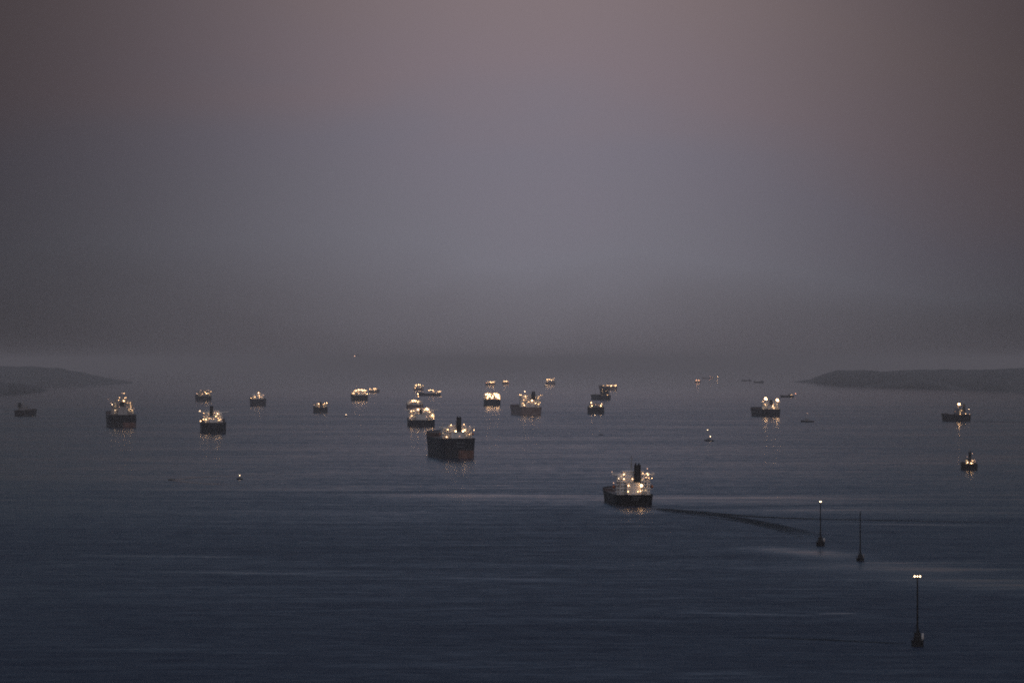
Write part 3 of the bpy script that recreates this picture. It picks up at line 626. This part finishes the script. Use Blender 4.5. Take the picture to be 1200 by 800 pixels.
ship('cargo_ship', 'faint ship with one reddish lamp right of the dazzling floodlit ship', 929.5, 465.4, 55, 5, 2.2, 3.6, 55, [(2.4, 4.2, 1.1, 'r'), (-1, 3.2, .8, 'd')], mast=5, wing=5, house=.85, hullm=M_HULL, white=M_DIM, fc=1)
ship('coaster', 'dark blunt ship broadside with one bright lamp, near the right edge', 1135, 493.6, 66, 12, 8.2, 15.5, 55,
     [(-13, 20.2, 3.0, 'm'), (-11.8, 19.4, 1.4, 'm'), (-5.5, 14, .7, 'p'), (0, 14.3, .7, 'p'), (-4, 8.8, .8, 's'), (-10.2, 8.6, .7, 's'), (1, 8.4, .6, 'd'), (-16, 12, .5, 'd')], mast=23, wing=12, house=.8, hullm=M_HULL, white=M_DIM, fun=(-5, 3, 20), fc=1.6, house_at=.12, house_len=.3)
ship('coaster', 'small black ship with dark tower and two low lamps, near the right edge', 1136.6, 550.8, 60, 18.8, 7.4, 14, 2,
     [(-2.6, 9.2, .7, 'm'), (1.6, 8.2, .7, 'm'), (5.4, 12, .3, 'd'), (6.0, 10, .3, 'd'), (3, 19.5, .3, 'd'), (-3.5, 15.5, .25, 'd')], mast=27, wing=13, house=.55, hullm=M_HULL, white=M_DIM, fun=(0, 3.4, 21.5), fc=1.0)

# ------------------------------------------------------------------ small boats
def boat(label, px, py, L, th, lamps, mastm=0.0, hm=None, group='small boats on the bay'):
    """lamps: (dx px, dz px, r m, kind)"""
    s = mpp(py); p = P(px, py); rel = R(th); rz = rel + math.atan2(-p.x, p.y)
    rt = thing('small_boat', label, 'boat', p, rz, group); B = L * .3; h = L * .11
    b = MB(); st = [(-.5, .8, 1.0), (-.2, .98, 1.0), (.15, 1.0, 1.05), (.35, .72, 1.2), (.5, .05, 1.45)]; rg = []
    for y, w, z in st: rg.append([(-w * B / 2 * .75, y * L, -.3), (-w * B / 2, y * L + (.02 * L if y > .4 else 0), h * z), (w * B / 2, y * L + (.02 * L if y > .4 else 0), h * z), (w * B / 2 * .75, y * L, -.3)])
    for a, c in zip(rg[:-1], rg[1:]):
        for k in range(3): b.add([a[k], c[k], c[k + 1], a[k + 1]], [(0, 1, 2, 3)])
    b.add(rg[0], [(0, 1, 2, 3)]); b.build('hull', hm or M_HULL, rt)
    b = MB(); b.box(-B * .33, B * .33, -L * .12, L * .16, h, h + L * .14, 0, B * .04, L * .02); b.box(-B * .37, B * .37, -L * .14, L * .17, h + L * .14, h + L * .155); cb = b.build('cabin', M_DIM, rt)
    top = max(mastm, h + L * .3)
    b = MB(); b.bar((0, 0, h + L * .15), (0, 0, top), max(.07, L * .008), 6); b.bar((-B * .2, 0, top * .8), (B * .2, 0, top * .8), .06, 4); b.build('mast', M_STEEL, rt)
    for dx, dz, r, kd in lamps:
        z = dz * s; add_lamp(rt, dx * s, -r, z, r, kd)
        if abs(dx * s) > .3 or z > top:
            q = MB(); q.bar((dx * s, 0, h * .9), (dx * s, 0, z), .1, 5); q.build('lamp_post', M_STEEL, rt)
    return rt
boat('small dark boat with a high mast lamp and a lower deck lamp, right of centre', 830.5, 516.8, 17, 50, [(-2.8, 13.4, .7, 'p'), (2, 5.6, .8, 'p')], 17.5)
boat('tiny boat showing a single lamp on open water left of centre', 405.2, 488.2, 10, 30, [(0, 2.6, .9, 'p')], 4.5)
boat('tiny boat with one white lamp beside the forked wake at left', 280.4, 561.5, 9, 40, [(0, 4.8, .5, 'p')], 4.0)
boat('tiny low boat at the tip of the forked wake', 201, 562.4, 7, 75, [], 2.2)
boat('tiny lamp-lit boat at the stern of the three-lamp ship', 697, 487.4, 12, 20, [(0, 1.2, .9, 'p')], 3.0)
boat('tiny far boat with a lamp under the upright lamp cluster ship', 639.3, 452.6, 18, 60, [(0, 1.6, 1.6, 'p')], 8.0)
boat('low grey boat with a tall mast and dull pale light near the floodlit ship', 946, 494.4, 26, 80, [(-1.6, 10.4, .55, 'd')], 18.5)
boat('tiny dark unlit boat alone on the water right of centre', 704.3, 509.6, 8, 70, [], 2.0)

# ------------------------------------------------------------------ light poles rising from the water
def light_pole(label, px, py, pole_px, basew_px, baseh_px, lamps, panel):
    s = mpp(py); p = P(px, py); rt = thing('light_pole', label, 'light pole', p, math.atan2(-p.x, p.y), 'light poles standing in the water')
    w = basew_px * s / 2; h = baseh_px * s; Z = pole_px * s
    b = MB(); n = 10                                                    # round caisson with a lip
    for z0, z1, r0, r1 in ((-2, h * .30, w, w), (h * .30, h * .36, w * 1.06, w * 1.06)):
        b.bar((0, 0, z0), (0, 0, z1), r0, n, 0, r1)
    b.build('base', M_DARK, rt)
    b = MB(); b.box(-w * .62, w * .62, -w * .5, w * .5, h * .36, h * .78, 0, w * .12, w * .1); b.bar((0, 0, h * .78), (0, 0, h), w * .28, 8, 0, .4); b.build('housing', M_DARK, rt)
    b = MB()
    for k in range(8):
        a = 2 * math.pi * k / 8; b.bar((math.cos(a) * w, math.sin(a) * w, h * .36), (math.cos(a) * w, math.sin(a) * w, h * .36 + 1.1), .05, 4)
    for z in (.55, 1.1):
        for k in range(8):
            a, c = 2 * math.pi * k / 8, 2 * math.pi * (k + 1) / 8; b.bar((math.cos(a) * w, math.sin(a) * w, h * .36 + z), (math.cos(c) * w, math.sin(c) * w, h * .36 + z), .04, 4)
    b.build('railing', M_DARK, rt)
    b = MB(); b.bar((0, 0, h * .9), (0, 0, Z), .42, 8, 0, .28); b.build('pole', M_DARK, rt)
    b = MB()
    for x in (-.22, .22): b.bar((x, -.55, h * .78), (x, -.45, Z - 1.2), .03, 4)
    for k in range(int((Z - h) / .6)): b.bar((-.22, -.54, h + k * .6), (.22, -.54, h + k * .6), .025, 4)
    b.build('ladder', M_DARK, rt)
    for k in range(3):
        a = 2 * math.pi * (k + .5) / 3; b = MB(); b.bar((math.cos(a) * w * .6, math.sin(a) * w * .6, h * .76), (0, 0, h + (Z - h) * .16), .09, 5); b.build('brace', M_DARK, rt)
    if panel:
        b = MB(); b.box(w * .62, w * 1.02, -w * .55 - .1, -w * .55, h * .42, h * .42 + panel * s, 0, .12, 0); b.bar((w * .82, -w * .5, h * .3), (w * .82, -w * .5, h * .42 + panel * s * .7), .07, 5); b.build('marker_panel', M_WHITE if lamps else M_DIM, rt)
    if lamps:
        sp = max(abs(l[0]) for l in lamps) * s
        b = MB(); b.box(-max(sp, .5), max(sp, .5), .05, .3, Z - .15, Z + .1); b.box(-.5, .5, -.2, .5, Z - .4, Z - .15); b.build('cross_arm', M_DARK, rt)
        for dx, r, kd in lamps: add_lamp(rt, dx * s, -r * .9, Z + .25, r, kd)
    else:
        b = MB(); b.box(-.3, .3, -.3, .3, Z - 1.6, Z - .6, 0, .1, .1); b.ball((0, 0, Z - .1), .25); b.build('top_mark', M_DARK, rt)
    return rt
light_pole('tall pole with twin lamps on a dark base, nearest of the poles in the water', 1075, 757, 81.5, 15, 21, [(-3.2, .42, 'p'), (0, .36, 'p'), (3.2, .42, 'p')], 7)
light_pole('tall pole with one bright lamp, farthest of the poles in the water', 961.4, 639.3, 51.5, 10.5, 13, [(-.5, .45, 'p'), (.6, .45, 'p')], 4)
light_pole('unlit tall pole on a dark base between the two lit poles', 1008, 657, 58, 9.5, 10, [], 4)

# ------------------------------------------------------------------ far aircraft light over the bay
ap = Vector(((417 - 600) / F * 16000, 16000, H + (YH - 416.5) / F * 16000))
rt = thing('aircraft', 'tiny reddish light of an aircraft hanging in the haze above the ships', 'aircraft', ap, R(170))
b = MB(); b.bar((0, -14, 0), (0, 12, 0), 1.6, 10); b.bar((0, 12, 0), (0, 17, -.3), 1.6, 10, 0, .4); b.bar((0, -20, .8), (0, -14, 0), .5, 10, 0, 1.6); b.build('fuselage', M_DIM, rt)
for sd in (-1, 1):
    b = MB(); b.add([(sd * 1.2, 4, -.8), (sd * 1.2, -2, -.8), (sd * 16, -6, .2), (sd * 16, -4, .2), (sd * 1.2, 4, -.3), (sd * 1.2, -2, -.3), (sd * 16, -6, .4), (sd * 16, -4, .4)], [(0, 1, 2, 3), (4, 5, 6, 7), (0, 1, 5, 4), (1, 2, 6, 5), (2, 3, 7, 6), (3, 0, 4, 7)]); b.build('wing', M_DIM, rt)
b = MB(); b.add([(-.15, -14, 1), (.15, -14, 1), (.15, -19, 1), (-.15, -19, 1), (-.15, -17.5, 6), (.15, -17.5, 6), (.15, -20, 6), (-.15, -20, 6)], [(0, 1, 2, 3), (4, 5, 6, 7), (0, 1, 5, 4), (1, 2, 6, 5), (2, 3, 7, 6), (3, 0, 4, 7)]); b.build('tail_fin', M_DIM, rt)
o = link('lamp', LAMP['d'], rt, (0, 17.6, -1.2)); o.scale = (1.2, 1.2, 1.2); o.rotation_euler = (0, 0, R(180))

# ------------------------------------------------------------------ haze over the bay
hm = bpy.data.materials.new('evening_haze'); hm.use_nodes = True; t = hm.node_tree; t.nodes.clear()
pv = N(t, 'ShaderNodeVolumePrincipled'); pv.inputs['Color'].default_value = (1, .865, .81, 1); pv.inputs['Density'].default_value = 2.4e-5; pv.inputs['Anisotropy'].default_value = 0.4
ho = N(t, 'ShaderNodeOutputMaterial'); t.links.new(pv.outputs[0], ho.inputs['Volume'])
hb = MB(); hb.box(-60500, 60500, -600, 100500, -2.6, 215)
o = hb.build('haze', hm); o['kind'] = 'stuff'; o['label'] = 'thin grey evening haze lying over the whole bay'
